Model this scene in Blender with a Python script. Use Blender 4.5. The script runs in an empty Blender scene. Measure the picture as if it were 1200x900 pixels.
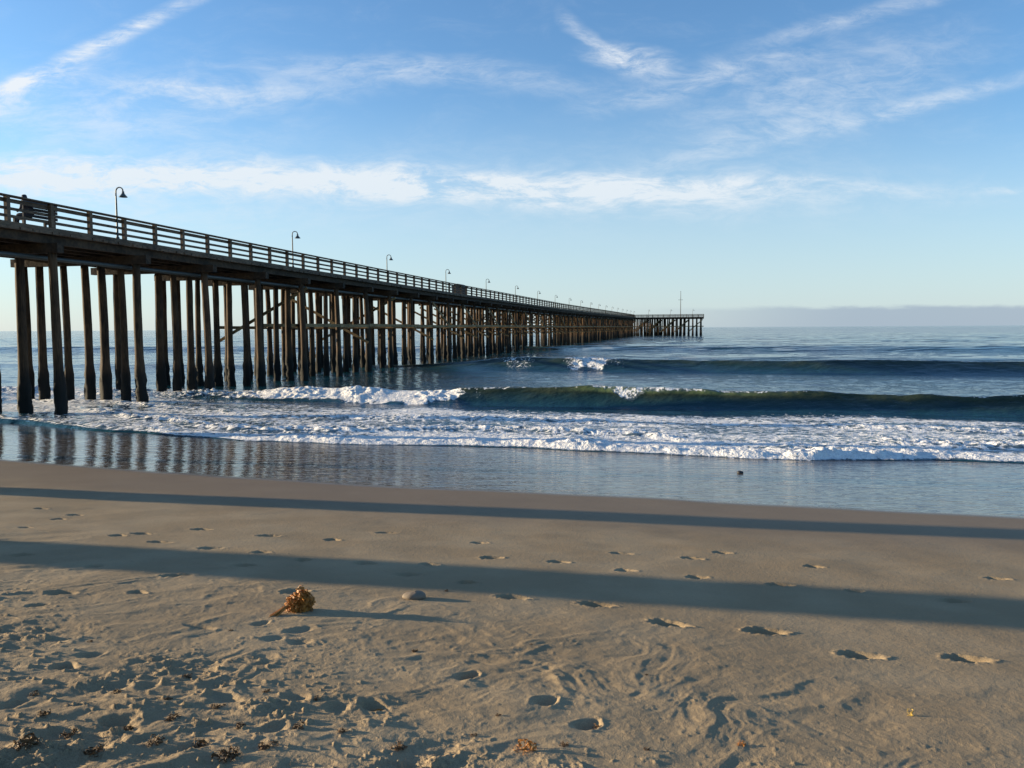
import bpy, math, random
import numpy as np
from mathutils import Vector
random.seed(4); np.random.seed(4)
scene=bpy.context.scene
col=scene.collection
scene.view_settings.view_transform='Standard'
try: scene.view_settings.look='None'
except: pass
scene.view_settings.exposure=0
R=math.radians

# ------------------------------------------------------------ noise helpers
def _h(ix,iy,seed):
    n=(ix.astype(np.int64)*374761393+iy.astype(np.int64)*668265263+seed*974634777)&0xffffffff
    n=((n^(n>>13))*1274126177)&0xffffffff
    n=(n^(n>>16))&0xffffffff
    return n.astype(np.float64)/4294967295.0
def vn(x,y,seed=0):
    x=np.asarray(x,float); y=np.asarray(y,float)
    ix=np.floor(x); iy=np.floor(y); fx=x-ix; fy=y-iy
    fx=fx*fx*fx*(fx*(fx*6-15)+10); fy=fy*fy*fy*(fy*(fy*6-15)+10)
    a=_h(ix,iy,seed); b=_h(ix+1,iy,seed); c=_h(ix,iy+1,seed); d=_h(ix+1,iy+1,seed)
    return ((a*(1-fx)+b*fx)*(1-fy)+(c*(1-fx)+d*fx)*fy)*2-1
def fbm(x,y,o=4,seed=0,g=.5):
    s=0; A=1; T=0; c,sn=math.cos(.6),math.sin(.6)
    x=np.asarray(x,float); y=np.asarray(y,float)
    for i in range(o):
        s=s+A*vn(x,y,seed+i*17); T+=A; A*=g
        x,y=(c*x-sn*y)*2.03+3.1,(sn*x+c*y)*2.03-1.7
    return s/T*1.5
def ridge(x,y,o=4,seed=0):
    s=0; A=1; T=0
    for i in range(o):
        s=s+A*(1-np.abs(vn(x,y,seed+i*31))*2); T+=A; A*=.5; x=x*2.1+5; y=y*2.1+9
    return s/T
def sm(a,b,x):
    t=np.clip((x-a)/(b-a),0,1); return t*t*(3-2*t)

# ------------------------------------------------------------ mesh helpers
def mesh_obj(name,v,f,mat=None,smooth=False,parent=None,loc=None):
    me=bpy.data.meshes.new(name)
    me.from_pydata([tuple(p) for p in v],[],f); me.update()
    if smooth: me.polygons.foreach_set('use_smooth',[True]*len(me.polygons))
    o=bpy.data.objects.new(name,me)
    if mat: me.materials.append(mat)
    if parent: o.parent=parent
    if loc is not None: o.location=loc
    col.objects.link(o); return o
def empty(name,loc,rotz=0):
    o=bpy.data.objects.new(name,None); o.location=loc; o.rotation_euler=(0,0,rotz)
    o.empty_display_size=.3; col.objects.link(o); return o
def tag(o,label,cat,group=None):
    o['label']=label; o['category']=cat
    if group: o['group']=group
def box(v,f,x0,x1,y0,y1,z0,z1):
    b=len(v)
    v+=[(x0,y0,z0),(x1,y0,z0),(x1,y1,z0),(x0,y1,z0),(x0,y0,z1),(x1,y0,z1),(x1,y1,z1),(x0,y1,z1)]
    f+=[(b,b+3,b+2,b+1),(b+4,b+5,b+6,b+7),(b,b+1,b+5,b+4),(b+1,b+2,b+6,b+5),(b+2,b+3,b+7,b+6),(b+3,b,b+4,b+7)]
def beam(v,f,p,q,w,h):
    """rectangular timber from p to q"""
    p=Vector(p); q=Vector(q); d=(q-p).normalized()
    up=Vector((0,0,1)) if abs(d.z)<.9 else Vector((1,0,0))
    s=d.cross(up).normalized()*w/2; t=s.cross(d).normalized()*h/2
    b=len(v)
    for c in (p,q):
        for a in (-s-t,s-t,s+t,-s+t): v.append(tuple(c+a))
    f+=[(b,b+1,b+2,b+3),(b+7,b+6,b+5,b+4)]+[(b+i,b+4+i,b+4+(i+1)%4,b+(i+1)%4) for i in range(4)]
def tube(v,f,pts,rad,n=8,cap=True):
    b=len(v); pts=[Vector(p) for p in pts]
    for i,p in enumerate(pts):
        d=(pts[min(i+1,len(pts)-1)]-pts[max(i-1,0)]).normalized()
        a=d.cross(Vector((0.13,.97,.21))).normalized(); c=d.cross(a)
        for k in range(n):
            t=2*math.pi*k/n; v.append(tuple(p+(a*math.cos(t)+c*math.sin(t))*rad[i]))
    for i in range(len(pts)-1):
        for k in range(n):
            f.append((b+i*n+k,b+i*n+(k+1)%n,b+(i+1)*n+(k+1)%n,b+(i+1)*n+k))
    if cap:
        f.append(tuple(b+k for k in range(n))[::-1]); m=b+(len(pts)-1)*n; f.append(tuple(m+k for k in range(n)))
def lathe(v,f,prof,n=20,c=(0,0,0)):
    b=len(v)
    for r,z in prof:
        for k in range(n):
            t=2*math.pi*k/n; v.append((c[0]+r*math.cos(t),c[1]+r*math.sin(t),c[2]+z))
    for i in range(len(prof)-1):
        for k in range(n):
            f.append((b+i*n+k,b+i*n+(k+1)%n,b+(i+1)*n+(k+1)%n,b+(i+1)*n+k))

# ------------------------------------------------------------ node helpers
class NT:
    def __init__(s,nt): s.t=nt; s.n=nt.nodes; s.l=nt.links
    def new(s,t,**k):
        n=s.n.new(t)
        for a,b in k.items(): setattr(n,a,b)
        return n
    def put(s,sock,val):
        if isinstance(val,bpy.types.NodeSocket): s.l.new(val,sock)
        else: sock.default_value=val
    def m(s,op,a,b=None,c=None,clamp=False):
        n=s.new('ShaderNodeMath',operation=op,use_clamp=clamp)
        for i,x in enumerate((a,b,c)):
            if x is not None: s.put(n.inputs[i],x)
        return n.outputs[0]
    def mr(s,x,a,b,c=0,d=1,smooth=True):
        n=s.new('ShaderNodeMapRange',interpolation_type='SMOOTHSTEP' if smooth else 'LINEAR')
        s.put(n.inputs[0],x)
        for i,q in enumerate((a,b,c,d)): s.put(n.inputs[i+1],q)
        return n.outputs[0]
    def mix(s,f,a,b,blend='MIX'):
        n=s.new('ShaderNodeMix',data_type='RGBA',blend_type=blend)
        s.put(n.inputs[0],f)
        s.put(n.inputs[6],a if isinstance(a,bpy.types.NodeSocket) else (*a,1)); s.put(n.inputs[7],b if isinstance(b,bpy.types.NodeSocket) else (*b,1))
        return n.outputs[2]
    def noise(s,vec,scale,detail=4,rough=.5,dist=0):
        n=s.new('ShaderNodeTexNoise'); s.put(n.inputs['Vector'],vec)
        n.inputs['Scale'].default_value=scale; n.inputs['Detail'].default_value=detail
        n.inputs['Roughness'].default_value=rough; n.inputs['Distortion'].default_value=dist
        return n.outputs['Fac']
    def mapping(s,vec,loc=(0,0,0),rot=(0,0,0),sc=(1,1,1),typ='POINT'):
        n=s.new('ShaderNodeMapping',vector_type=typ); s.put(n.inputs[0],vec)
        n.inputs['Location'].default_value=loc; n.inputs['Rotation'].default_value=rot; n.inputs['Scale'].default_value=sc
        return n.outputs[0]
def material(name):
    m=bpy.data.materials.new(name); m.use_nodes=True
    t=NT(m.node_tree); b=m.node_tree.nodes['Principled BSDF']
    return m,t,b
def objco(t): return t.new('ShaderNodeTexCoord').outputs['Object']
def geopos(t): return t.new('ShaderNodeNewGeometry').outputs['Position']
def bump(t,h,strength,dist,normal=None):
    n=t.new('ShaderNodeBump'); n.inputs['Strength'].default_value=strength; n.inputs['Distance'].default_value=dist
    t.put(n.inputs['Height'],h)
    if normal is not None: t.put(n.inputs['Normal'],normal)
    return n.outputs[0]

def wood(name,c1,c2,rough=.8,crust=False,sc=(6,6,1.2)):
    m,t,b=material(name); p=geopos(t)
    g=t.noise(t.mapping(p,sc=sc),3,4,.6)
    g2=t.noise(p,.9,2)
    f=t.m('ADD',t.m('MULTIPLY',g,.6),t.m('MULTIPLY',g2,.5))
    c=t.mix(t.mr(f,.35,.75),c1,c2)
    if crust:
        sep=t.new('ShaderNodeSeparateXYZ'); t.put(sep.inputs[0],p)
        z=t.m('ADD',sep.outputs[2],t.m('MULTIPLY',g2,.9))
        c=t.mix(t.mr(z,1.3,2.6),(.010,.010,.009),c)
    t.put(b.inputs['Base Color'],c); b.inputs['Roughness'].default_value=rough
    b.inputs['Specular IOR Level'].default_value=.25
    t.put(b.inputs['Normal'],bump(t,g,.6,.02))
    return m
M_pile=wood('pile_wood',(.014,.009,.006),(.105,.060,.030),crust=True,sc=(9,9,.8))
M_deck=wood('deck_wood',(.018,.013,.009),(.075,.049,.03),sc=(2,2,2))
M_rail=wood('rail_wood',(.05,.035,.025),(.19,.13,.085),sc=(1.5,1.5,9))
M_brace=wood('brace_wood',(.09,.055,.025),(.38,.25,.12),sc=(1.5,1.5,6))

def simple(name,c,rough=.5,metal=0,var=.3,scale=8):
    m,t,b=material(name); p=objco(t)
    n=t.noise(p,scale,5)
    t.put(b.inputs['Base Color'],t.mix(n,tuple(x*(1-var) for x in c),tuple(min(1,x*(1+var)) for x in c)))
    b.inputs['Roughness'].default_value=rough; b.inputs['Metallic'].default_value=metal
    t.put(b.inputs['Normal'],bump(t,n,.3,.01))
    return m
M_metal=simple('lamp_metal',(.06,.065,.06),.5,.3)
M_shade=simple('lamp_shade_enamel',(.07,.08,.075),.4)
M_kelp=simple('kelp_brown',(.40,.155,.022),.5,0,.6,30)
M_weed=simple('dry_seaweed',(.11,.055,.018),.6,0,.5,20)
M_leaf=simple('yellow_leaf',(.42,.28,.04),.5,0,.3,20)
M_stone=simple('stone_grey',(.18,.14,.10),.8,0,.4,12)
M_dark=simple('dark_paint',(.03,.03,.033),.6)
M_cloth=simple('dark_cloth',(.03,.032,.045),.9)

# ------------------------------------------------------------ shoreline geometry (sea level z=0, metres)
def V(x,y): return y+.25*x
_pv=np.array([-400,-60,-15,0,3,11,12.75,14.5,16.5,18.5,21,24,30,60,200,40000.])
_pz=np.array([5.,3.2,2.1,1.72,1.42,.49,.335,.205,.105,.045,.005,-.12,-.45,-2,-6,-8.])
def prof(v):
    s=0
    for o,w in ((-.9,.25),(0,.5),(.9,.25)): s=s+w*np.interp(v+o,_pv,_pz)
    return s
def film_edge(x): return 14.1+.011*np.minimum(0,x)**2*(x>-14)+(x<=-14)*2.1+.22*fbm(x*.12,x*0+3,2,5)+.10*fbm(x*.5,x*0+8,2,6)
def foam_edge(x): 
    xl=np.clip(-x,0,22)
    return 20.9+.009*xl**2+.45*fbm(x*.16,x*0+1,2,9)+.2*fbm(x*.6,x*0+4,3,10)
def sand_spot(px,py):
    """world x,y of a spot on the beach face projected from its image pixel coordinates"""
    a=(px-600)/934.; dy=py-(388-.0058*px)
    d=1284/(dy-116.75*(1+.25*a)); return a*d,d

prints=[]   # x,y,ang,len,wid,depth
trk=[(600,707),(700,715),(788,738),(905,747),(1020,775),(1148,780)]
for p in trk:
    x,y=sand_spot(*p); prints.append((x,y,-.25+random.uniform(-.2,.2),random.uniform(.105,.12),.058,.055))
for p in [(545,690),(475,680),(425,667),(350,662),(300,653),(240,647),(575,660),(655,665),(735,675),(815,661),(850,655),(820,683),
          (920,693),(1010,700),(1130,712),(1180,686),(310,633),(385,638),(160,630),(130,632),(450,630),(960,672),(60,612),(20,622),(560,642),
          (180,640),(80,607),(40,600),(230,625),(500,668),(730,655),(340,700),(15,655),(100,668),(200,680),(60,700),(280,668)]:
    x,y=sand_spot(*p); prints.append((x,y,random.uniform(-.3,.2),random.uniform(.065,.11),random.uniform(.045,.06),random.uniform(.03,.05)))
for p in [(545,800),(430,835),(640,832),(690,858),(120,850),(60,790),(30,715),(150,700)]:
    x,y=sand_spot(*p); prints.append((x,y,random.uniform(-.5,.9),.065,.042,.038))
for i in range(22):
    px=random.uniform(-60,400); py=random.uniform(725,895)
    x,y=sand_spot(px,py); prints.append((x,y,random.uniform(-1.3,1.3),random.uniform(.05,.10),random.uniform(.03,.055),random.uniform(.012,.025)))

def churn(X,Y):
    q=Y+.62*(X+1.0)
    return (1-sm(3.1,4.8,q+.55*fbm(X*.8,Y*.8,3,77))),q
def beach_height(X,Y,detail=True):
    v=V(X,Y); z=prof(v)
    wetv=film_edge(X)
    dry=1-sm(wetv-4.5,wetv-1.0,v)
    near=1-sm(16,30,np.hypot(X,Y))
    z=z+.012*fbm(X*.18,Y*.25,2,40)*near*(1-sm(12,18,v))
    if detail:
        D,q=churn(X,Y)
        z=z+dry*near*(.006*fbm(X*1.3,Y*1.6,3,50)+.0016*fbm(X*7,Y*9,3,51)*(1-sm(5,9,Y)))
        wx=X+.22*fbm(X*1.6,Y*1.6,3,61); wy=Y+.22*fbm(X*1.6+9,Y*1.6,3,62)
        s2=wx*.85+wy*.52; n2=-wx*.52+wy*.85
        ch=ridge(s2*.75,n2*2.3,3,63)
        ch2=ridge(s2*1.6+4,n2*3.6,4,163)
        z=z+D*(.020*ch+.014*ch2+.009*fbm(wx*5,wy*6,5,60,.6))
        # shallow branching runnels fanning down the beach
        A=(1-sm(5.2,7.2,q))*(1-D)
        run=ridge(s2*.9+3,n2*2.8,3,83)
        run2=ridge(s2*2.2+8,n2*5.6,3,86)
        z=z+A*(.0085*run+.0060*run2*sm(-.4,.4,fbm(X*.9,Y*.9,2,87))+.0035*fbm(wx*5,wy*6,4,84,.55))
        C=D*(1-sm(3.9,4.8,Y+.30*X+.3))
        z=z+C*sm(-.3,.5,fbm(X*1.6,Y*1.6,3,68))*(.030*np.maximum(0,fbm(X*9,Y*9,5,66,.65))+.016*fbm(X*4,Y*4,4,67,.6))
        z=z+(D*.8+A*.12)*.022*np.maximum(0,fbm(X*22,Y*22,3,69,.6)-.55)*2
        mid=np.exp(-((X-.1)/1.3)**2-((Y-4.5)/1.1)**2)
        r=np.hypot(X+1.6,Y-7.4)+.30*fbm(X*1.4,Y*1.4,3,70); th=np.arctan2(Y-7.4,X+1.6)+.15*fbm(X*1.2,Y*1.2,2,170)
        z=z+mid*(.0080*ridge(r*2.4+2,th*6.5,3,71)+.0050*ridge(r*5.2,th*11,3,72)+.005*fbm(r*7,th*9,4,73))
        for (fx,fy,an,L,W,dp) in prints:
            k=np.nonzero((np.abs(X-fx)<.30)&(np.abs(Y-fy)<.30))
            if len(k[0])==0: continue
            dx=X[k]-fx; dy=Y[k]-fy; c,s=math.cos(an),math.sin(an)
            a=(dx*c+dy*s); b=(-dx*s+dy*c); a=a+.009*vn(dx*16+fx*9,dy*16,3); b=b+.009*vn(dx*16,dy*16+fy*7,4)
            b=b*(1+.22*np.tanh(a/L*1.5)); r=np.sqrt((a/L)**2+(b/W)**2)
            z[k]+=-dp*np.exp(-r**2.8)*(1-.15*a/L)+.13*dp*np.exp(-((r-1.45)/.30)**2)*(1+vn(a*40,b*40,7))
    return z

def polar_mesh(name,ang,rad,hf,attrs,mat,center=False):
    A,Rr=np.meshgrid(ang,rad); X=Rr*np.sin(A); Y=Rr*np.cos(A)
    Z,at=hf(X,Y)
    nr,na=X.shape
    co=np.stack([X,Y,Z],-1).reshape(-1,3)
    i=np.arange(nr-1)[:,None]*na+np.arange(na-1)[None,:]
    q=np.stack([i,i+1,i+1+na,i+na],-1).reshape(-1,4)[:, ::-1]
    me=bpy.data.meshes.new(name)
    me.vertices.add(len(co)); me.vertices.foreach_set('co',co.ravel().astype(np.float32))
    me.loops.add(q.size); me.loops.foreach_set('vertex_index',q.ravel().astype(np.int32))
    me.polygons.add(len(q)); me.polygons.foreach_set('loop_start',np.arange(0,q.size,4,dtype=np.int32))
    me.polygons.foreach_set('use_smooth',np.ones(len(q),bool))
    me.update(calc_edges=True); me.validate()
    for k,a in at.items():
        t=me.attributes.new(k,'FLOAT','POINT'); t.data.foreach_set('value',a.ravel().astype(np.float32))
    me.materials.append(mat)
    o=bpy.data.objects.new(name,me); col.objects.link(o); return o

# ------------------------------------------------------------ sand material
M_sand,t,b=material('beach_sand')
p=geopos(t); wet=t.new('ShaderNodeAttribute',attribute_name='wet').outputs['Fac']
film=t.new('ShaderNodeAttribute',attribute_name='film').outputs['Fac']
rgh=t.new('ShaderNodeAttribute',attribute_name='churned').outputs['Fac']
n1=t.noise(p,1.1,3); n2=t.noise(p,200,1,.6); n3=t.noise(p,26,4,.68)
dry=t.mix(t.mr(n1,.35,.7),(.325,.238,.138),(.40,.300,.180))
dry=t.mix(t.mr(n2,.38,.66,0,1),t.mix(.35,dry,(.12,.085,.05)),dry)
dry=t.mix(t.mr(n3,.58,.75,0,.42),dry,(.16,.11,.065))
damp=t.mix(n1,(.185,.130,.078),(.24,.172,.105))
c=t.mix(wet,dry,damp)
c=t.mix(film,c,t.mix(n1,(.080,.062,.046),(.11,.088,.066)))
t.put(b.inputs['Base Color'],c)
ro=t.m('ADD',t.m('MULTIPLY',wet,-.25),.85); rr=t.new('ShaderNodeMix'); t.put(rr.inputs[0],film); t.put(rr.inputs[2],ro); rr.inputs[3].default_value=.07
t.put(b.inputs['Roughness'],rr.outputs[0])
t.put(b.inputs['Specular IOR Level'],t.m('ADD',t.m('MULTIPLY',film,.35),.15))
hb=t.m('ADD',t.m('MULTIPLY',n2,.0022),t.m('MULTIPLY',n3,t.m('MULTIPLY_ADD',rgh,.014,.0060)))
hb=t.m('MULTIPLY',hb,t.m('SUBTRACT',1,t.m('MAXIMUM',t.m('MULTIPLY',wet,.7),film)))
rip=t.noise(t.mapping(p,sc=(.6,2.4,1)),2.2,3,.55)
hb=t.m('ADD',hb,t.m('MULTIPLY',t.m('MULTIPLY',rip,film),.022))
t.put(b.inputs['Normal'],bump(t,hb,1,1))

def sandf(X,Y):
    z=beach_height(X,Y); v=V(X,Y); fe=film_edge(X)
    film=sm(fe-.12,fe+.35,v); wet=sm(fe-5.0,fe-1.2,v+.5*fbm(X*.3,Y*.5,2,90))
    D,q=churn(X,Y)
    return z,{'wet':wet,'film':film,'churned':D*sm(-.3,.5,fbm(X*1.6,Y*1.6,3,68))}
ang=np.concatenate([np.linspace(-math.pi,R(-38),90)[:-1],np.linspace(R(-38),R(38),950),np.linspace(R(38),math.pi,90)[1:]])
rad=np.concatenate([[.02,.5,1,1.6,2.1,2.5],np.exp(np.linspace(math.log(2.75),math.log(15),560)),np.exp(np.linspace(math.log(15.1),math.log(40),90)),np.exp(np.linspace(math.log(42),math.log(30000),50))])
beach=polar_mesh('beach',ang,rad,sandf,None,M_sand)
beach['kind']='structure'; beach['label']='sandy beach with footprints sloping to wet shoreline'

# ------------------------------------------------------------ sea
M_sea,t,b=material('sea_water')
p=geopos(t); fo=t.new('ShaderNodeAttribute',attribute_name='foam').outputs['Fac']; hh=t.new('ShaderNodeAttribute',attribute_name='face').outputs['Fac']
warp=t.new('ShaderNodeTexNoise'); t.put(warp.inputs['Vector'],p); warp.inputs['Scale'].default_value=1.1; warp.inputs['Detail'].default_value=2
wv=t.new('ShaderNodeVectorMath',operation='MULTIPLY_ADD'); t.put(wv.inputs[0],warp.outputs['Color']); wv.inputs[1].default_value=(.9,.9,.3); t.put(wv.inputs[2],p)
vor=t.new('ShaderNodeTexVoronoi',feature='DISTANCE_TO_EDGE'); t.put(vor.inputs['Vector'],t.mapping(wv.outputs[0],rot=(0,0,-.24),sc=(.7,1.2,1))); vor.inputs['Scale'].default_value=2.6
lace=t.mr(vor.outputs['Distance'],.0,.22,1,0)
fn=t.noise(wv.outputs[0],5.0,6,.68)
th=t.m('ADD',t.m('MULTIPLY',lace,.24),t.m('MULTIPLY',t.m('SUBTRACT',fn,.5),1.9))
fm=t.mr(t.m('ADD',t.m('ADD',th,.54),fo),.99,1.18)
fm=t.m('MULTIPLY',fm,t.mr(fo,.02,.15))
mp=t.mapping(p,rot=(0,0,.24),sc=(.45,1,1))
big=t.noise(mp,.28,2,.5); medn=t.noise(mp,1.4,5,.62)
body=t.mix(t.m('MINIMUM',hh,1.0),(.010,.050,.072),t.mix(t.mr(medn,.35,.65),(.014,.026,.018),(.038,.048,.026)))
body=t.mix(t.mr(hh,1.0,1.8,0,.85),body,(.14,.18,.07))  # light shining through the crest, painted as a paler olive body colour
body=t.mix(t.mr(fo,.1,.55,0,.5),body,(.17,.21,.23))
fcol=t.mix(t.mr(fn,.35,.65),(.66,.66,.66),(.88,.86,.82))
t.put(b.inputs['Base Color'],t.mix(fm,body,fcol))
rr=t.new('ShaderNodeMix'); t.put(rr.inputs[0],fm); rr.inputs[2].default_value=.07; rr.inputs[3].default_value=.75
t.put(b.inputs['Roughness'],rr.outputs[0]); b.inputs['IOR'].default_value=1.33
b.inputs['Specular IOR Level'].default_value=.5
sep=t.new('ShaderNodeSeparateXYZ'); t.put(sep.inputs[0],p)
far=t.mr(sep.outputs[1],35,120,0,1.5)
fh=t.noise(p,5.5,4,.68)
hs=t.m('MULTIPLY',big,far); hs=t.m('MULTIPLY_ADD',medn,.15,hs); hs=t.m('MULTIPLY_ADD',t.m('MULTIPLY',fh,t.mr(fo,.2,.7)),.13,hs)
t.put(b.inputs['Normal'],bump(t,hs,.9,1))

def seaf(X,Y):
    v=V(X,Y); e=v-foam_edge(X)
    off=sm(8,30,e)
    z=-.35+.37*sm(-.6,.05,e)
    z=z+.03*fbm(X*.6,v*1.1,3,120)*sm(0,3,e)+off*(.05*fbm(X*.25,v*.5,4,121))
    foam=np.zeros_like(X); face=np.zeros_like(X)
    right=sm(-15,-4,X)
    hf=(.06+.13*right)*(.75+.5*fbm(X*.5,v*.1,2,122))
    bill=.5+.5*fbm(X*3.4,v*4.4,4,123,.62)
    roll=sm(-.02,.35,e)*np.exp(-np.maximum(e,0)/1.9)
    z=z+hf*roll*(.55+.9*bill)
    foam=np.maximum(foam,sm(-.03,.05,e)*(.80*np.exp(-np.maximum(e-1.0-1.0*vn(X*.4,X*0,5),0)/1.5)*(.50+.50*right)))
    foam=np.maximum(foam,sm(-.03,.02,e)*.5*np.exp(-np.maximum(e,0)/.35))
    for (o,sd,hg) in ((2.7,124,.12),(5.6,224,.10)):
        e2=e-o-1.1*fbm(X*.13,X*0+2,3,sd)
        b2=np.where(e2>0,np.exp(-np.abs(e2)/1.3),np.exp(-(e2/.35)**2))
        m2=sm(-.3,.35,fbm(X*.14+4,v*.03,2,sd+1)+.1)
        z=z+hg*b2*m2*(.5+.8*bill)
        foam=np.maximum(foam,b2*m2*.70)
    z_in=sm(.3,2,e)*(1-sm(8.8,11.2,e))
    foam=np.maximum(foam,z_in*(.42+.24*fbm(X*.3,v*.7,3,126)))
    # wave one (plunging, broken on the pier side)
    vc=33.3+.5*fbm(X*.07,X*0,2,130)+.12*vn(X*.5,X*0,131)+.02*np.clip(-X-2,0,20)**1.3
    t1=v-vc
    brk=1-sm(-3.4,-1.4,X+.6*vn(X*1.5,v*1.5,132))
    H=.74*(1+.16*fbm(X*.2,X*0,3,133)-.12*sm(4,16,X))*(1-brk)+brk*(.46*(1-.60*sm(9,15,-X))*(1+.3*fbm(X*.4,X*0,3,233)))
    wf=1.1*(1-brk)+1.4*brk
    h1=np.where(t1<0,np.clip(1+t1/wf,0,1)**(1.45*(1-brk)+.9*brk),np.exp(-(t1/2.4)**2))
    z=z+H*h1-.08*np.exp(-((t1+2.2)/1.0)**2)*(1-brk)
    z=z+.03*fbm(X*1.3,v*3,4,139)*h1*(1-brk)
    lump=.5+.5*fbm(X*3.0,v*3.4,5,134,.64)
    bf=brk*sm(-wf*1.02,-wf*.6,t1+.6*vn(X*1.0,v*1.2,135))*(1-sm(1.0,3.2,t1))
    z=z+bf*.20*(lump-.4)*(1+.8*fbm(X*.6,v*.2,2,235))
    foam=np.maximum(foam,bf*(.92-.55*sm(9,14,-X)))
    foam=np.maximum(foam,brk*.50*sm(-.5,1,t1)*(1-sm(2,5.5,t1+vn(X*.6,v*.6,3))))
    face=np.maximum(face,np.clip(h1*1.3,0,1)*(t1<.5)*(1-bf))
    glow=np.exp(-((t1+.11)/.15)**2)*(1-brk)*(.15+.85*sm(1.5,4,X)*(1-sm(7,12,X)))*(.7+.3*vn(X*1.3,X*0,339))  # painted translucent crest light, added on top of the face value
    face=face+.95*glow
    lip=sm(3.4,4.3,X)*(1-sm(5.2,8.0,X+.5*vn(X*2,v*2,136)))
    down=-.08-.40*np.exp(-((X-4.7)/.50)**2)-.10*(.5+.5*vn(X*2.3,X*0,137))
    lf=sm(-.10,.04,t1-down)*(1-sm(.12,.25,t1))*lip
    foam=np.maximum(foam,lf*.50*(.5+.8*lump))
    z=z+lf*.03*lump
    cl=np.exp(-((t1+.02)/.07)**2)*(1-brk)*(.10+.45*sm(.0,.9,fbm(X*.5,X*0+5,3,138)))*(.35+.65*(1-sm(6,13,X)))
    foam=np.maximum(foam,cl)
    # wave two
    vc2=61+1.2*fbm(X*.03,X*0,2,140)+.3*vn(X*.2,X*0,141)
    t2=v-vc2; w2=2.2
    H2=(.56*sm(-10,2,X)*(1+.25*fbm(X*.08,X*0,2,142))+.24)
    h2=np.where(t2<0,np.clip(1+t2/w2,0,1)**1.5,np.exp(-(t2/4.5)**2))
    z=z+H2*h2; face=np.maximum(face,.85*np.clip(h2*1.2,0,1)*(t2<.8))
    s2=np.maximum(sm(3.4,5.2,X)*(1-sm(6.4,8.8,X)),.42*sm(-1.5,0,X)*(1-sm(1,2.4,X)))
    f2=s2*sm(-1.7,-.7,t2+.9*vn(X*1.1,v*.9,143))*(1-sm(.3,1.5,t2))
    foam=np.maximum(foam,.60*f2); z=z+f2*.10*fbm(X*2.5,v*2.5,3,144)
    vc3=84+2*fbm(X*.02,X*0,2,150); t3=v-vc3
    h3=np.where(t3<0,np.exp(-(t3/2.2)**2),np.exp(-(t3/6)**2))*sm(-25,20,X)
    z=z+.32*h3; face=np.maximum(face,.5*h3*(t3<1))
    vc4=112+3*fbm(X*.015,X*0,2,151); t4=v-vc4
    h4=np.where(t4<0,np.exp(-(t4/3.)**2),np.exp(-(t4/8)**2))
    z=z+.66*h4; face=np.maximum(face,.5*h4*(t4<1))
    fo=sm(120,160,v)*(1-sm(900,2500,v))
    z=z+fo*.28*np.sin(v*2*math.pi/31+2.2*fbm(X*.006,v*.012,2,152))*(.6+.4*fbm(X*.01,v*.02,2,153))
    return z,{'foam':foam,'face':face}
ang=np.concatenate([np.linspace(R(-115),R(-40),60)[:-1],np.linspace(R(-40),R(40),820),np.linspace(R(40),R(115),60)[1:]])
rad=np.concatenate([np.arange(13,18,.3),np.arange(18,42,.068),np.arange(42,56,.2),np.arange(56,70,.15),np.exp(np.linspace(math.log(70.2),math.log(400),150)),np.exp(np.linspace(math.log(410),math.log(30000),55))])
sea=polar_mesh('sea',ang,rad,seaf,None,M_sea)
sea['kind']='structure'; sea['label']='blue green sea with breaking waves and foam'

# ------------------------------------------------------------ pier
TA=.2355; PA=-math.atan(TA); cs=math.cos(PA)
pier=empty('pier',(-24.4,0,0),PA)
tag(pier,'long weathered wooden pier on timber piles running out to sea','pier')
def zr(s): return float(np.interp(s*cs,[-20,30,50,80,140,300,340],[8.1,7.97,7.82,7.62,7.47,7.95,7.95]))
def zd(s): return zr(s)-1.08
S0,S1=-14.,306.; W=6.3
def strip(v,f,x0,x1,za,zb,s0,s1,step=6.):
    n=max(1,int((s1-s0)/step)); b=len(v)
    for i in range(n+1):
        s=s0+(s1-s0)*i/n; z=zd(s)
        v+=[(x0,s,z+za),(x1,s,z+za),(x1,s,z+zb),(x0,s,z+zb)]
    for i in range(n):
        a=b+4*i
        for k in range(4): f.append((a+k,a+(k+1)%4,a+4+(k+1)%4,a+4+k))
    f.append((b,b+3,b+2,b+1)); a=b+4*n; f.append((a,a+1,a+2,a+3))
HX0,HX1,HS0,HS1=-W,25.,306.02,328.
v,f=[],[]
s=S0; 
while s<S1:
    L=.29 if s<140 else 1.45
    z=zd(s)+random.uniform(-.006,.006); e=random.uniform(-.04,.04)
    box(v,f,-W-.16+e,.18+e,s,s+L-.012,z-.10,z); s+=L
mesh_obj('deck',v,f,M_rail,parent=pier)
v,f=[],[]
s=HS0
while s<HS1:
    z=zd(s); box(v,f,HX0-.1,HX1+.1,s,s+1.0-.02,z-.1,z); s+=1.0
mesh_obj('deck',v,f,M_deck,parent=pier)
for k in range(7):
    v,f=[],[]; x=-W+.16+k*(W-.30)/6
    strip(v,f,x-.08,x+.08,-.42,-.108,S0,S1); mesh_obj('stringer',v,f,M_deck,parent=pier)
v,f=[],[]
for x in np.linspace(HX0+.1,HX1-.1,9): strip(v,f,x-.1,x+.1,-.5,-.108,HS0,HS1)
for s in (HS0+.3,HS1-.5): 
    z=zd(s); box(v,f,HX0+.2,HX1-.2,s,s+.2,z-.52,z-.12)
mesh_obj('stringer',v,f,M_deck,parent=pier)
for x in (-W-.02,.02):
    v,f=[],[]; strip(v,f,x-.1,x+.1,.008,.16,S0,S1); mesh_obj('curb',v,f,M_rail,parent=pier)
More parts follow.
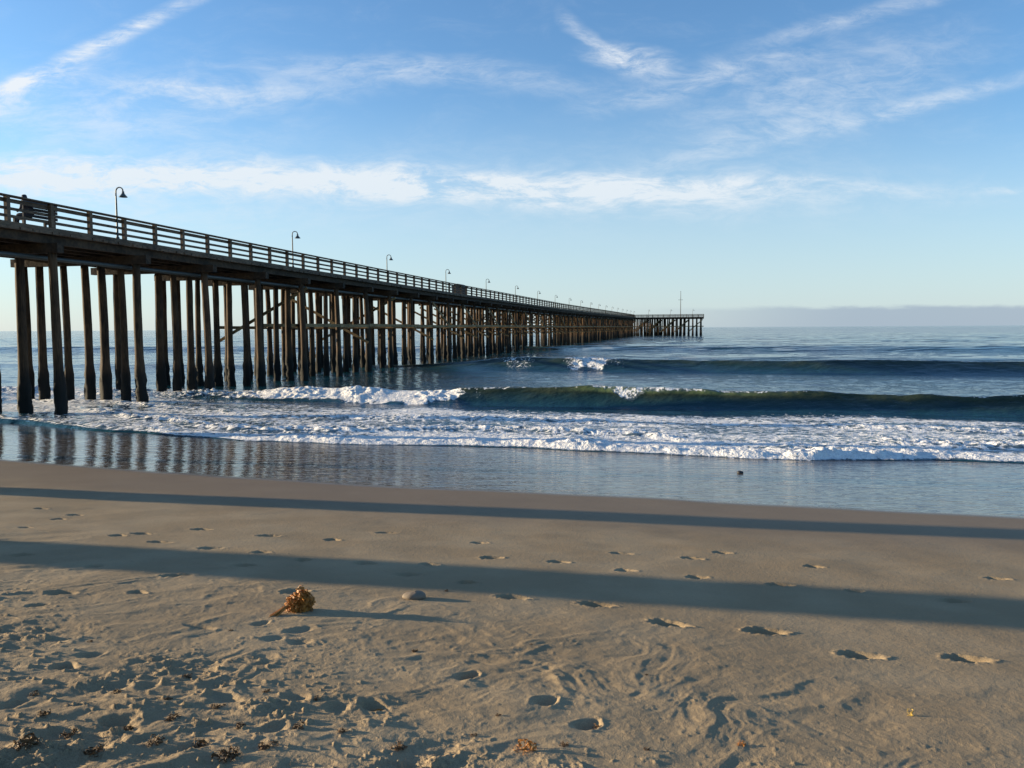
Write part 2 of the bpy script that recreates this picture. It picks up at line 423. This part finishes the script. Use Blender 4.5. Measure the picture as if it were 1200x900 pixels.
def railing_rails(x):
    v,f=[],[]
    strip(v,f,x-.13,x+.11,1.03,1.08,S0,S1)
    for a,bb in ((.84,.98),(.58,.68),(.32,.42)): strip(v,f,x-.05-.06,x-.062,a,bb,S0,S1)
    return mesh_obj('railing',v,f,M_rail,parent=pier)
pv,pf=[],[]; box(pv,pf,-.06,.08,-.075,.075,.0,1.028)
postme=bpy.data.meshes.new('post'); postme.from_pydata(pv,[],pf); postme.materials.append(M_rail)
for side,x in enumerate((.04,-W-.02)):
    rl=railing_rails(x)
    sv,sf=[],[]; cnt=0
    s=S0+.2
    while s<S1:
        z=zd(s)+.002
        vis=(s>26 if side==0 else s>24)
        if vis and cnt<75:
            o=bpy.data.objects.new('post',postme); o.parent=rl; o.location=(x,s,z+.16); o.scale=(1,1,.845); col.objects.link(o); cnt+=1
        else:
            box(sv,sf,x-.06,x+.08,s-.075,s+.075,z+.16,z+1.028)
        s+=1.95
    o=mesh_obj('posts',sv,sf,M_rail,parent=rl); o['kind']='stuff'
v,f=[],[]
z=zd(310)
def railseg(p,q):
    for a,h in ((1.05,.07),(.9,.13),(.62,.12),(.36,.12)): beam(v,f,(p[0],p[1],z+a),(q[0],q[1],z+a),.08,h)
    L=math.dist(p,q); n=int(L/1.95)
    for i in range(n+1):
        x=p[0]+(q[0]-p[0])*i/n; y=p[1]+(q[1]-p[1])*i/n; beam(v,f,(x,y,z),(x,y,z+1.03),.15,.15)
railseg((.3,HS0+.1),(HX1,HS0+.1)); railseg((HX1,HS0+.1),(HX1,HS1)); railseg((HX0,HS1),(HX1,HS1)); railseg((HX0,HS0),(HX0,HS1))
o=mesh_obj('railing',v,f,M_rail,parent=pier)
def pile_mesh(seed):
    rnd=random.Random(seed); v,f=[],[]; n=14; L=7.3; rings=30
    bx,by=rnd.uniform(-.05,.05),rnd.uniform(-.05,.05)
    for i in range(rings+1):
        tt=i/rings; z=tt*L; r=.185-.03*tt
        hz=z-1.2
        cr=1-float(sm(1.0,1.9,np.array(hz+.25*math.sin(seed*3))))
        ox=bx*math.sin(tt*3.1); oy=by*math.sin(tt*3.1)
        for k in range(n):
            a=2*math.pi*k/n
            rr=r*(1+.05*float(vn(k*.7+seed,z*1.3,seed)))+cr*(.045+.055*float(vn(k*1.3,z*4+seed,seed+3)))
            v.append((ox+rr*math.cos(a),oy+rr*math.sin(a),z))
    for i in range(rings):
        for k in range(n): f.append((i*n+k,i*n+(k+1)%n,(i+1)*n+(k+1)%n,(i+1)*n+k))
    f.append(tuple(rings*n+k for k in range(n)))
    me=bpy.data.meshes.new('pile'); me.from_pydata(v,[],f); me.update()
    me.polygons.foreach_set('use_smooth',[True]*len(me.polygons)); me.materials.append(M_pile); return me
PM=[pile_mesh(i) for i in range(5)]
offs0=[-.15,-1.03,-1.95,-2.8,-3.95,-5.2,-6.1]
sv,sf=[],[]; cnt=0
def stuff_pile(x,s,zt,lx,ls,r=.2):
    tube(sv,sf,[(x+lx,s+ls,-1.2),(x+lx*.75,s+ls*.75,.9),(x+lx*.6,s+ls*.6,1.6),(x,s,zt)],[r*1.3,r*1.25,r,r*.85],8)
DS=4.88
SHADOW_SKEW={-4:(-.62,.085,.24),-3:(-.45,.05,.23)}  # out-of-view shore bents shifted, skewed and thickened to shape their shadow bands
for i in range(-9,57):
    s=31.0+DS*i
    if s>S1-1: break
    zt=zd(s)-.78
    offs=[.08,-1.40,-2.9,-4.4,-5.9] if i==0 else offs0
    for j,x in enumerate(offs):
        if 9<i<24 and j in (3,5): continue
        if i<0 and j in(3,): continue
        jt=.04 if i<4 else .12
        xx=x+random.uniform(-jt,jt); ss=s+random.uniform(-.06,.06)
        lean=(.09 if j==0 else -.09 if j==len(offs)-1 else random.uniform(-jt,jt)*.8); ls=random.uniform(-.05,.05)
        if i<0: lean*=.5; ls*=.4
        rr=random.uniform(.17,.21)
        if i in SHADOW_SKEW: o_,k_,rr=SHADOW_SKEW[i]; ss+=o_+k_*abs(x)
        if i>=0 and cnt<100:
            o=bpy.data.objects.new('pile',random.choice(PM)); o.parent=pier
            o.location=(xx+lean,ss+ls,-1.2); H=zt+1.2
            o.rotation_euler=(math.atan(ls/H),-math.atan(lean/H),0) 
            k=random.uniform(.9,1.12); o.scale=(k,k,H/7.3)
            col.objects.link(o); cnt+=1
        else: stuff_pile(xx,ss,zt,lean,ls,rr)
for s in np.arange(HS0+.6,HS1,3.0):
    for x in np.arange(HX0+.3,HX1,1.5):
        stuff_pile(x+random.uniform(-.2,.2),s+random.uniform(-.3,.3),zd(s)-.5,random.uniform(-.2,.2),random.uniform(-.2,.2),.15)
o=mesh_obj('piles',sv,sf,M_pile,smooth=True,parent=pier); o['kind']='stuff'
for i in range(-9,57):
    s=31.0+DS*i
    if s>S1-1: break
    z=zd(s); v,f=[],[]
    if i in SHADOW_SKEW: o_,k_,_=SHADOW_SKEW[i]; beam(v,f,(-W-.3,s+o_+k_*W,z-.603),(.42,s+o_,z-.603),.45,.355)
    else: box(v,f,-W-.3,.45,s-.16,s+.16,z-.78,z-.423)
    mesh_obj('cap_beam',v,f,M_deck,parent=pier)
    if i>=4:
        v,f=[],[]; h0,h1=1.9,z-1.0
        a,bz=(offs0[0]+.3,offs0[-1]-.3)
        if i>5: beam(v,f,(a,s-.24,3.35),(bz,s-.24,3.35),.08,.2)
        if i in (6,9) or i>10: beam(v,f,(a,s-.30,h0+.3),(bz,s-.30,h1),.07,.18)
        if i in(4,7) or i>13: beam(v,f,(a,s+.27,h1),(bz,s+.27,h0+.4),.07,.18)
        if i>7 and i%2: 
            beam(v,f,(.02,s,h1),(.05,s+DS,3.4),.07,.18)
        if v: mesh_obj('cross_brace',v,f,M_brace,parent=pier)
for x,zz in ((.06,3.45),(-W+.1,3.3),(-3.1,3.5)):
    v,f=[],[]; s=31+DS*4
    while s<S1-6:
        beam(v,f,(x,s+.01,zz+random.uniform(-.05,.05)),(x,s+2*DS-.01,zz+random.uniform(-.05,.05)),.1,.20); s+=2*DS
    mesh_obj('longitudinal_beam',v,f,M_brace,parent=pier)
v,f=[],[]; tube(v,f,[(-.55,s,zd(s)-.92) for s in np.arange(S0,S1,8)],[.09]*len(np.arange(S0,S1,8)),10)
mesh_obj('pipe',v,f,M_metal,smooth=True,parent=pier)
v,f=[],[]
for s in np.arange(HS0+.5,HS1,6):
    beam(v,f,(HX0,s,3.5),(HX1,s,3.5),.12,.3)
    for x in np.arange(HX0+.3,HX1-5,5.1): beam(v,f,(x,s-.1,1.5),(x+5.1,s-.1,6),.12,.25)
mesh_obj('cross_brace',v,f,M_brace,parent=pier)

cP,sP=math.cos(PA),math.sin(PA)
def P(x,s,z): return (-24.4+x*cP-s*sP, x*sP+s*cP, z)
v,f=[],[]
lathe(v,f,[(.075,0),(.075,.06),(.045,.10),(.04,.5),(.03,2.05)],12); 
arc=[(.0,0,2.05)]+[(.17-.17*math.cos(a),0,2.15+.17*math.sin(a)*1.1) for a in np.linspace(0,math.pi*.97,12)]
arc=[(p[0],p[1],p[2]+.12) if i else p for i,p in enumerate(arc)]
tube(v,f,arc,[.028]*len(arc),8)
pole_me=bpy.data.meshes.new('pole'); pole_me.from_pydata(v,[],f); pole_me.materials.append(M_metal)
v,f=[],[]
lathe(v,f,[(.02,.05),(.045,.02),(.05,-.05),(.07,-.10),(.11,-.16),(.165,-.23),(.17,-.25),(.155,-.245),(.10,-.16),(.0,-.08)],18,(.345,0,2.23))
sh_me=bpy.data.meshes.new('lamp_shade'); sh_me.from_pydata(v,[],f); sh_me.materials.append(M_shade)
for me in (pole_me,sh_me): me.polygons.foreach_set('use_smooth',[True]*len(me.polygons))
for k in range(0,19):
    s=34.6+14.78*k
    if s>304: break
    e=empty('street_lamp',P(.0,s,zd(s)+.16),PA); tag(e,'dark gooseneck lamp with bell shade on the pier railing','street lamp','lamps along the pier')
    for nm,me in (('pole',pole_me),('lamp_shade',sh_me)):
        o=bpy.data.objects.new(nm,me); o.parent=e; o.scale=(1.0,1.0,.86); col.objects.link(o)
for x in (5,13,21):
    e=empty('street_lamp',P(x,HS0+.3,zd(308)+.01),PA); tag(e,'dark gooseneck lamp with bell shade on the pier railing','street lamp','lamps along the pier')
    for nm,me in (('pole',pole_me),('lamp_shade',sh_me)):
        o=bpy.data.objects.new(nm,me); o.parent=e; o.scale=(1.3,1.3,1.15); col.objects.link(o)
e=empty('flagpole',P(16.5,HS0+8,zd(310)),PA); tag(e,'tall bare flagpole on the pier end','flagpole')
v,f=[],[]; tube(v,f,[(0,0,0),(0,0,5),(0,0,9.6)],[.14,.11,.07],8); mesh_obj('pole',v,f,M_dark,parent=e)
v,f=[],[]; beam(v,f,(-.9,0,6.6),(.9,0,6.6),.1,.1); mesh_obj('crossarm',v,f,M_dark,parent=e)
v,f=[],[]; lathe(v,f,[(0,0),(.13,.08),(.13,.18),(0,.27)],10,(0,0,9.6)); mesh_obj('finial',v,f,M_dark,parent=e)
e=empty('small_hut',P(-1.1,87,zd(87)+.004),PA); tag(e,'small dark hut with arched roof standing on the pier deck','hut')
v,f=[],[]; box(v,f,-.6,.6,-.8,.8,0,1.05); mesh_obj('wall',v,f,M_dark,parent=e)
v,f=[],[]
pr=[(-.7+1.4*i/8,1.053+.30*math.sin(math.pi*i/8)) for i in range(9)]
for y in (-.9,.9): v+= [(a,y,b_) for a,b_ in pr]
f=[(i,i+1,10+i,9+i) for i in range(8)]+[tuple(range(9))[::-1],tuple(range(9,18)),(0,9,17,8)]
mesh_obj('roof',v,f,M_metal,parent=e)
BS=31.0
def bench(x,s):
    e=empty('bench',P(x,s,zd(s)+.006),PA); tag(e,'dark wooden bench with backrest beside the pier railing','bench','benches on the pier')
    v,f=[],[]
    for i in range(4): box(v,f,-.45+i*.12,-.35+i*.12,-.8,.8,.45,.49)
    mesh_obj('seat',v,f,M_dark,parent=e)
    v,f=[],[]
    for i in range(5): box(v,f,.06,.10,-.8,.8,.50+i*.12,.605+i*.12)
    mesh_obj('backrest',v,f,M_dark,parent=e)
    for y in (-.7,.7):
        v,f=[],[]; beam(v,f,(-.4,y,0),(-.4,y,.445),.08,.08); beam(v,f,(.01,y,0),(.03,y,1.1),.08,.08); beam(v,f,(-.4,y,.40),(.0,y,.40),.06,.06)
        mesh_obj('leg',v,f,M_dark,parent=e)
bench(-.45,BS)
def person(x,s):
    v=[(0,0,0),(-.01,0,.18),(-.05,0,.36),(-.10,0,.50),(-.15,0,.58),(-.20,0,.67),(-.22,0,.77),
       (-.02,.10,-.02),(-.40,.13,.02),(-.42,.14,-.38),(-.56,.15,-.42),
       (-.02,-.10,-.02),(-.40,-.13,.02),(-.42,-.14,-.38),(-.56,-.15,-.42),
       (-.11,.19,.47),(-.13,.25,.22),(-.36,.16,.14),(-.44,.12,.12),
       (-.11,-.19,.47),(-.13,-.25,.22),(-.36,-.16,.14),(-.44,-.12,.12)]
    ed=[(0,1),(1,2),(2,3),(3,4),(4,5),(5,6),(0,7),(7,8),(8,9),(9,10),(0,11),(11,12),(12,13),(13,14),(3,15),(15,16),(16,17),(17,18),(3,19),(19,20),(20,21),(21,22)]
    rd=[.16,.15,.165,.15,.065,.10,.095,.10,.075,.05,.04,.10,.075,.05,.04,.075,.05,.04,.03,.075,.05,.04,.03]
    me=bpy.data.meshes.new('person'); me.from_pydata(v,ed,[]); o=bpy.data.objects.new('person',me); col.objects.link(o)
    o.modifiers.new('skin','SKIN'); sv_=me.skin_vertices[0].data
    for i,r in enumerate(rd): sv_[i].radius=(r,r)
    sv_[0].use_root=True
    m=o.modifiers.new('sub','SUBSURF'); m.levels=1; m.render_levels=1
    me.materials.append(M_cloth); o.location=P(x,s,zd(s)+.62); o.rotation_euler=(0,0,PA)
    tag(o,'person in dark clothes sitting hunched on a pier bench','person')
person(-.62,BS-.25)

# ------------------------------------------------------------ beach things
def ground(x,y):
    return float(beach_height(np.array([[x]]),np.array([[y]]))[0,0])
def kelp(x,y,w,h,n,mat,label,stem=True,seed=1,name='kelp_clump',group=None):
    rnd=random.Random(seed); v,f=[],[]
    lobes=[(.05,0,1.0,1.1),(.05,0,.9,1.0),(-.18,-.1,.7,.8),(.22,.08,.7,.85),(.05,-.18,.7,.65)]
    for i in range(n):
        lx,ly,ls,lh=rnd.choice(lobes); C=Vector((lx*w,ly*w,0)); ww=w*ls*.8; h_=h*lh
        a=rnd.uniform(0,6.28); r0=ww*.35*rnd.random(); p=Vector((r0*math.cos(a),r0*math.sin(a),h_*rnd.uniform(.1,.8)))
        d=Vector((rnd.gauss(0,1),rnd.gauss(0,1),rnd.gauss(.2,.8))).normalized(); pts=[]
        free=rnd.random()<.2
        for k in range(8):
            pts.append(p+C); d=(d+Vector((rnd.gauss(0,.5),rnd.gauss(0,.5),rnd.gauss(0,.45)))).normalized()
            p=p+d*w*.09; q=Vector((p.x/(ww*.5),p.y/(ww*.5),(p.z-h_*.45)/(h_*.55)))
            lim=1.35 if free else 1
            if q.length>lim: d=(d-q*.8).normalized(); q=q/q.length*lim; p=Vector((q.x*ww*.5,q.y*ww*.5,h_*.45+q.z*h_*.55))
            if p.z<.004: p.z=.004
        r=w*rnd.uniform(.010,.022)
        tube(v,f,pts,[r*(1-.08*k) for k in range(8)],5)
        if i%2==0:
            b_=len(v); wd=w*rnd.uniform(.03,.07)
            for k,q in enumerate(pts):
                sd=Vector((rnd.gauss(0,.3),rnd.gauss(0,.3),1)).normalized()*wd*math.sin(.3+k*.36); v.append(tuple(q-sd)); v.append(tuple(q+sd))
            for k in range(7): f.append((b_+2*k,b_+2*k+1,b_+2*k+3,b_+2*k+2))
        if i%5==0:
            q=pts[-1]; rr=w*.03; lathe(v,f,[(0,-rr),(rr*.8,-rr*.5),(rr,0),(rr*.8,rr*.5),(0,rr)],7,tuple(q))
    if stem:
        for k in range(10):
            pts=[Vector((-.2*w,-.1*w,h*.5))]; d=Vector((-.50-rnd.uniform(0,.25),-.9+rnd.uniform(-.2,.2),-.34)).normalized()
            for j in range(8):
                p=pts[-1]+d*w*.17; p.z=max(p.z,.010); pts.append(p); d=(d+Vector((rnd.gauss(0,.10),rnd.gauss(0,.10),0))).normalized()
            tube(v,f,pts,[w*.040*(1-.08*j) for j in range(9)],6)
    o=mesh_obj(name,v,f,mat,smooth=True,loc=(x,y,ground(x,y)-.006)); tag(o,label,'seaweed',group); return o
x,y=sand_spot(343,722)
kelp(x,y,.21,.16,300,M_kelp,'tangled orange brown kelp clump lying on sand',seed=3)
def stone(x,y,w,h,seed,label,mat=M_stone):
    v,f=[],[]; n=18
    for i in range(9):
        ph=math.pi*i/8
        for k in range(n):
            a=2*math.pi*k/n; r=1+.16*float(vn(math.cos(a)*1.6+seed,math.sin(a)*1.6+ph,seed))
            v.append((w/2*r*math.sin(ph)*math.cos(a),w/2*.75*r*math.sin(ph)*math.sin(a),h*.5*math.cos(ph)*r))
    for i in range(8):
        for k in range(n): f.append((i*n+k,(i+1)*n+k,(i+1)*n+(k+1)%n,i*n+(k+1)%n))
    o=mesh_obj('stone',v,f,mat,smooth=True,loc=(x,y,ground(x,y)+h*.22)); tag(o,label,'stone'); return o
x,y=sand_spot(481,708); stone(x,y,.18,.075,5,'rounded grey brown stone half sunk in sand')
stone(4.9,17.0,.14,.07,9,'small dark stone on wet sand in the wash',M_dark)
x,y=sand_spot(1078,848); kelp(x,y,.05,.035,14,M_leaf,'small yellow seaweed scrap on smooth sand',False,11,'seaweed_scrap','seaweed scraps on the sand')
for i,(px,py,w) in enumerate([(430,838,.09),(612,890,.11),(700,860,.06),(8,886,.12),(60,868,.08),(130,858,.07),(186,850,.08),(240,838,.07),(300,884,.09),(480,770,.05),(205,800,.06),(390,870,.05),(550,870,.04),(875,884,.05),(520,700,.05),(90,890,.1),(160,880,.09),(340,862,.07),(30,845,.07),(270,860,.06),(460,885,.08),(215,880,.1),(250,895,.12),(120,820,.06),(360,830,.05),(20,820,.06),(580,850,.035),(660,885,.05),(760,890,.04),(300,820,.05),(180,830,.05),(620,765,.03),(330,770,.035),(760,800,.03),(90,760,.04),(260,745,.035)]):
    x,y=sand_spot(px,py); kelp(x,y,w,w*.4,26,M_kelp if i in(1,0,13) else M_weed,'dried brown seaweed scrap on churned sand',False,30+i,'seaweed_scrap','seaweed scraps on the sand')

# ------------------------------------------------------------ light
az=R(-79.5); el=R(8.3)
to=Vector((math.sin(az)*math.cos(el),math.cos(az)*math.cos(el),math.sin(el)))
sd=bpy.data.lights.new('sun','SUN'); sd.energy=11; sd.angle=R(.55); sd.color=(1,.81,.54)
so=bpy.data.objects.new('sun',sd); so.rotation_euler=to.to_track_quat('Z','Y').to_euler(); so.location=(-30,0,30); col.objects.link(so)
w=bpy.data.worlds.new('World'); scene.world=w; w.use_nodes=True
try:
    w.cycles.sampling_method='MANUAL'; w.cycles.sample_map_resolution=256
except Exception as ex: print(ex)
t=NT(w.node_tree); bg=w.node_tree.nodes['Background']
sky=t.new('ShaderNodeTexSky',sky_type='NISHITA'); sky.sun_disc=False; sky.sun_elevation=el; sky.sun_rotation=az%(2*math.pi)
sky.air_density=1.0; sky.dust_density=.4; sky.ozone_density=3.0; sky.altitude=0
STR=.15
bg.inputs['Strength'].default_value=STR
g=t.new('ShaderNodeTexCoord').outputs['Generated']
sp=t.new('ShaderNodeSeparateXYZ'); t.put(sp.inputs[0],g)
yy=t.m('MAXIMUM',sp.outputs[1],.06)
X=t.m('DIVIDE',sp.outputs[0],yy); Z=t.m('DIVIDE',sp.outputs[2],yy)
cb=t.new('ShaderNodeCombineXYZ'); t.put(cb.inputs[0],X); t.put(cb.inputs[1],Z); P0=cb.outputs[0]
nz=t.new('ShaderNodeTexNoise'); t.put(nz.inputs['Vector'],t.mapping(P0,sc=(1,2.2,1))); nz.inputs['Scale'].default_value=3.6; nz.inputs['Detail'].default_value=4; nz.inputs['Roughness'].default_value=.62
wp=t.new('ShaderNodeVectorMath',operation='MULTIPLY_ADD'); t.put(wp.inputs[0],t.mapping(nz.outputs['Color'],loc=(-.5,-.5,0))); wp.inputs[1].default_value=(.12,.06,0); t.put(wp.inputs[2],P0)
Pw=wp.outputs[0]
fine=t.noise(t.mapping(Pw,rot=(0,0,-.15),sc=(1,2.8,1)),11,7,.72,.4)
fib=t.noise(t.mapping(P0,rot=(0,0,.3),sc=(1,4,1)),14,4,.65,.8)
def sp_(px,py): 
    a=(px-600)/934; b_=(450-py)/934; q=.9976+.0699*b_; return a/q,(-.0699+.9976*b_)/q
strokes=[ # px,py,half len,half width,angle up,intensity,warped
 (120,48,180,10,24,.85,0),(30,100,110,18,22,.55,1),
 (480,85,230,20,-4,.40,1),(270,103,160,16,-2,.48,1),(110,130,220,55,0,.36,1),
 (742,68,46,18,-10,1.05,1),(700,40,44,9,-35,.6,1),(810,95,150,18,14,.40,1),(970,105,180,55,12,.36,1),
 (1070,128,180,11,14,.38,0),(1010,22,150,11,14,.36,0),(850,168,150,18,17,.28,1),
 (400,212,700,24,-1.5,.70,1),(500,216,560,14,-1,.42,0),(120,210,380,30,0,.50,1),(640,232,330,24,-3,.60,1),(880,216,220,10,-2,.35,1),(1185,228,35,4,0,.5,1),
 (400,225,700,60,0,.20,1),(90,250,300,50,0,.20,1)]
tot=None
for (px,py,L,Wd,an,inten,wr) in strokes:
    cx,cz=sp_(px,py)
    m_=t.mapping(Pw if wr else P0,loc=(cx,cz,0),rot=(0,0,R(an)),sc=(L/934,Wd/934,1),typ='TEXTURE')
    ln=t.new('ShaderNodeVectorMath',operation='LENGTH'); t.put(ln.inputs[0],m_)
    q=t.mr(ln.outputs['Value'],1.45,.0,0,inten)
    tot=q if tot is None else t.m('ADD',tot,q)
det=t.m('ADD',t.m('MULTIPLY',fine,.95),t.m('MULTIPLY',fib,.5))
cm=t.m('MULTIPLY',tot,t.mr(det,.50,.98,.06,1.2))
veil=t.m('MULTIPLY',t.mr(fine,.45,.85,0,.08),t.mr(Z,.05,.2))
cm=t.m('MINIMUM',t.m('ADD',cm,veil),.92)
skyc=t.mix(1.0,sky.outputs[0],(1.52,1.70,1.88),'MULTIPLY')
c=t.mix(cm,skyc,(.88/STR,.92/STR,.96/STR))
hz=t.mr(Z,.32,.0,0,.68); c=t.mix(hz,c,(.64/STR,.78/STR,.88/STR))
bank=t.m('MULTIPLY',t.mr(t.m('ADD',Z,t.m('MULTIPLY',fib,.012)),.033,.026,0,.8),t.mr(X,.1,.45))
c=t.mix(bank,c,(.36/STR,.45/STR,.56/STR))
t.put(bg.inputs['Color'],c)

# ------------------------------------------------------------ camera
cd=bpy.data.cameras.new('camera'); cd.sensor_width=36; cd.lens=934*36/1200; cd.clip_start=.05; cd.clip_end=60000
co=bpy.data.objects.new('camera',cd); co.location=(0,0,3.2); co.rotation_euler=(R(90-4.01),.0058,0); col.objects.link(co)
scene.camera=co
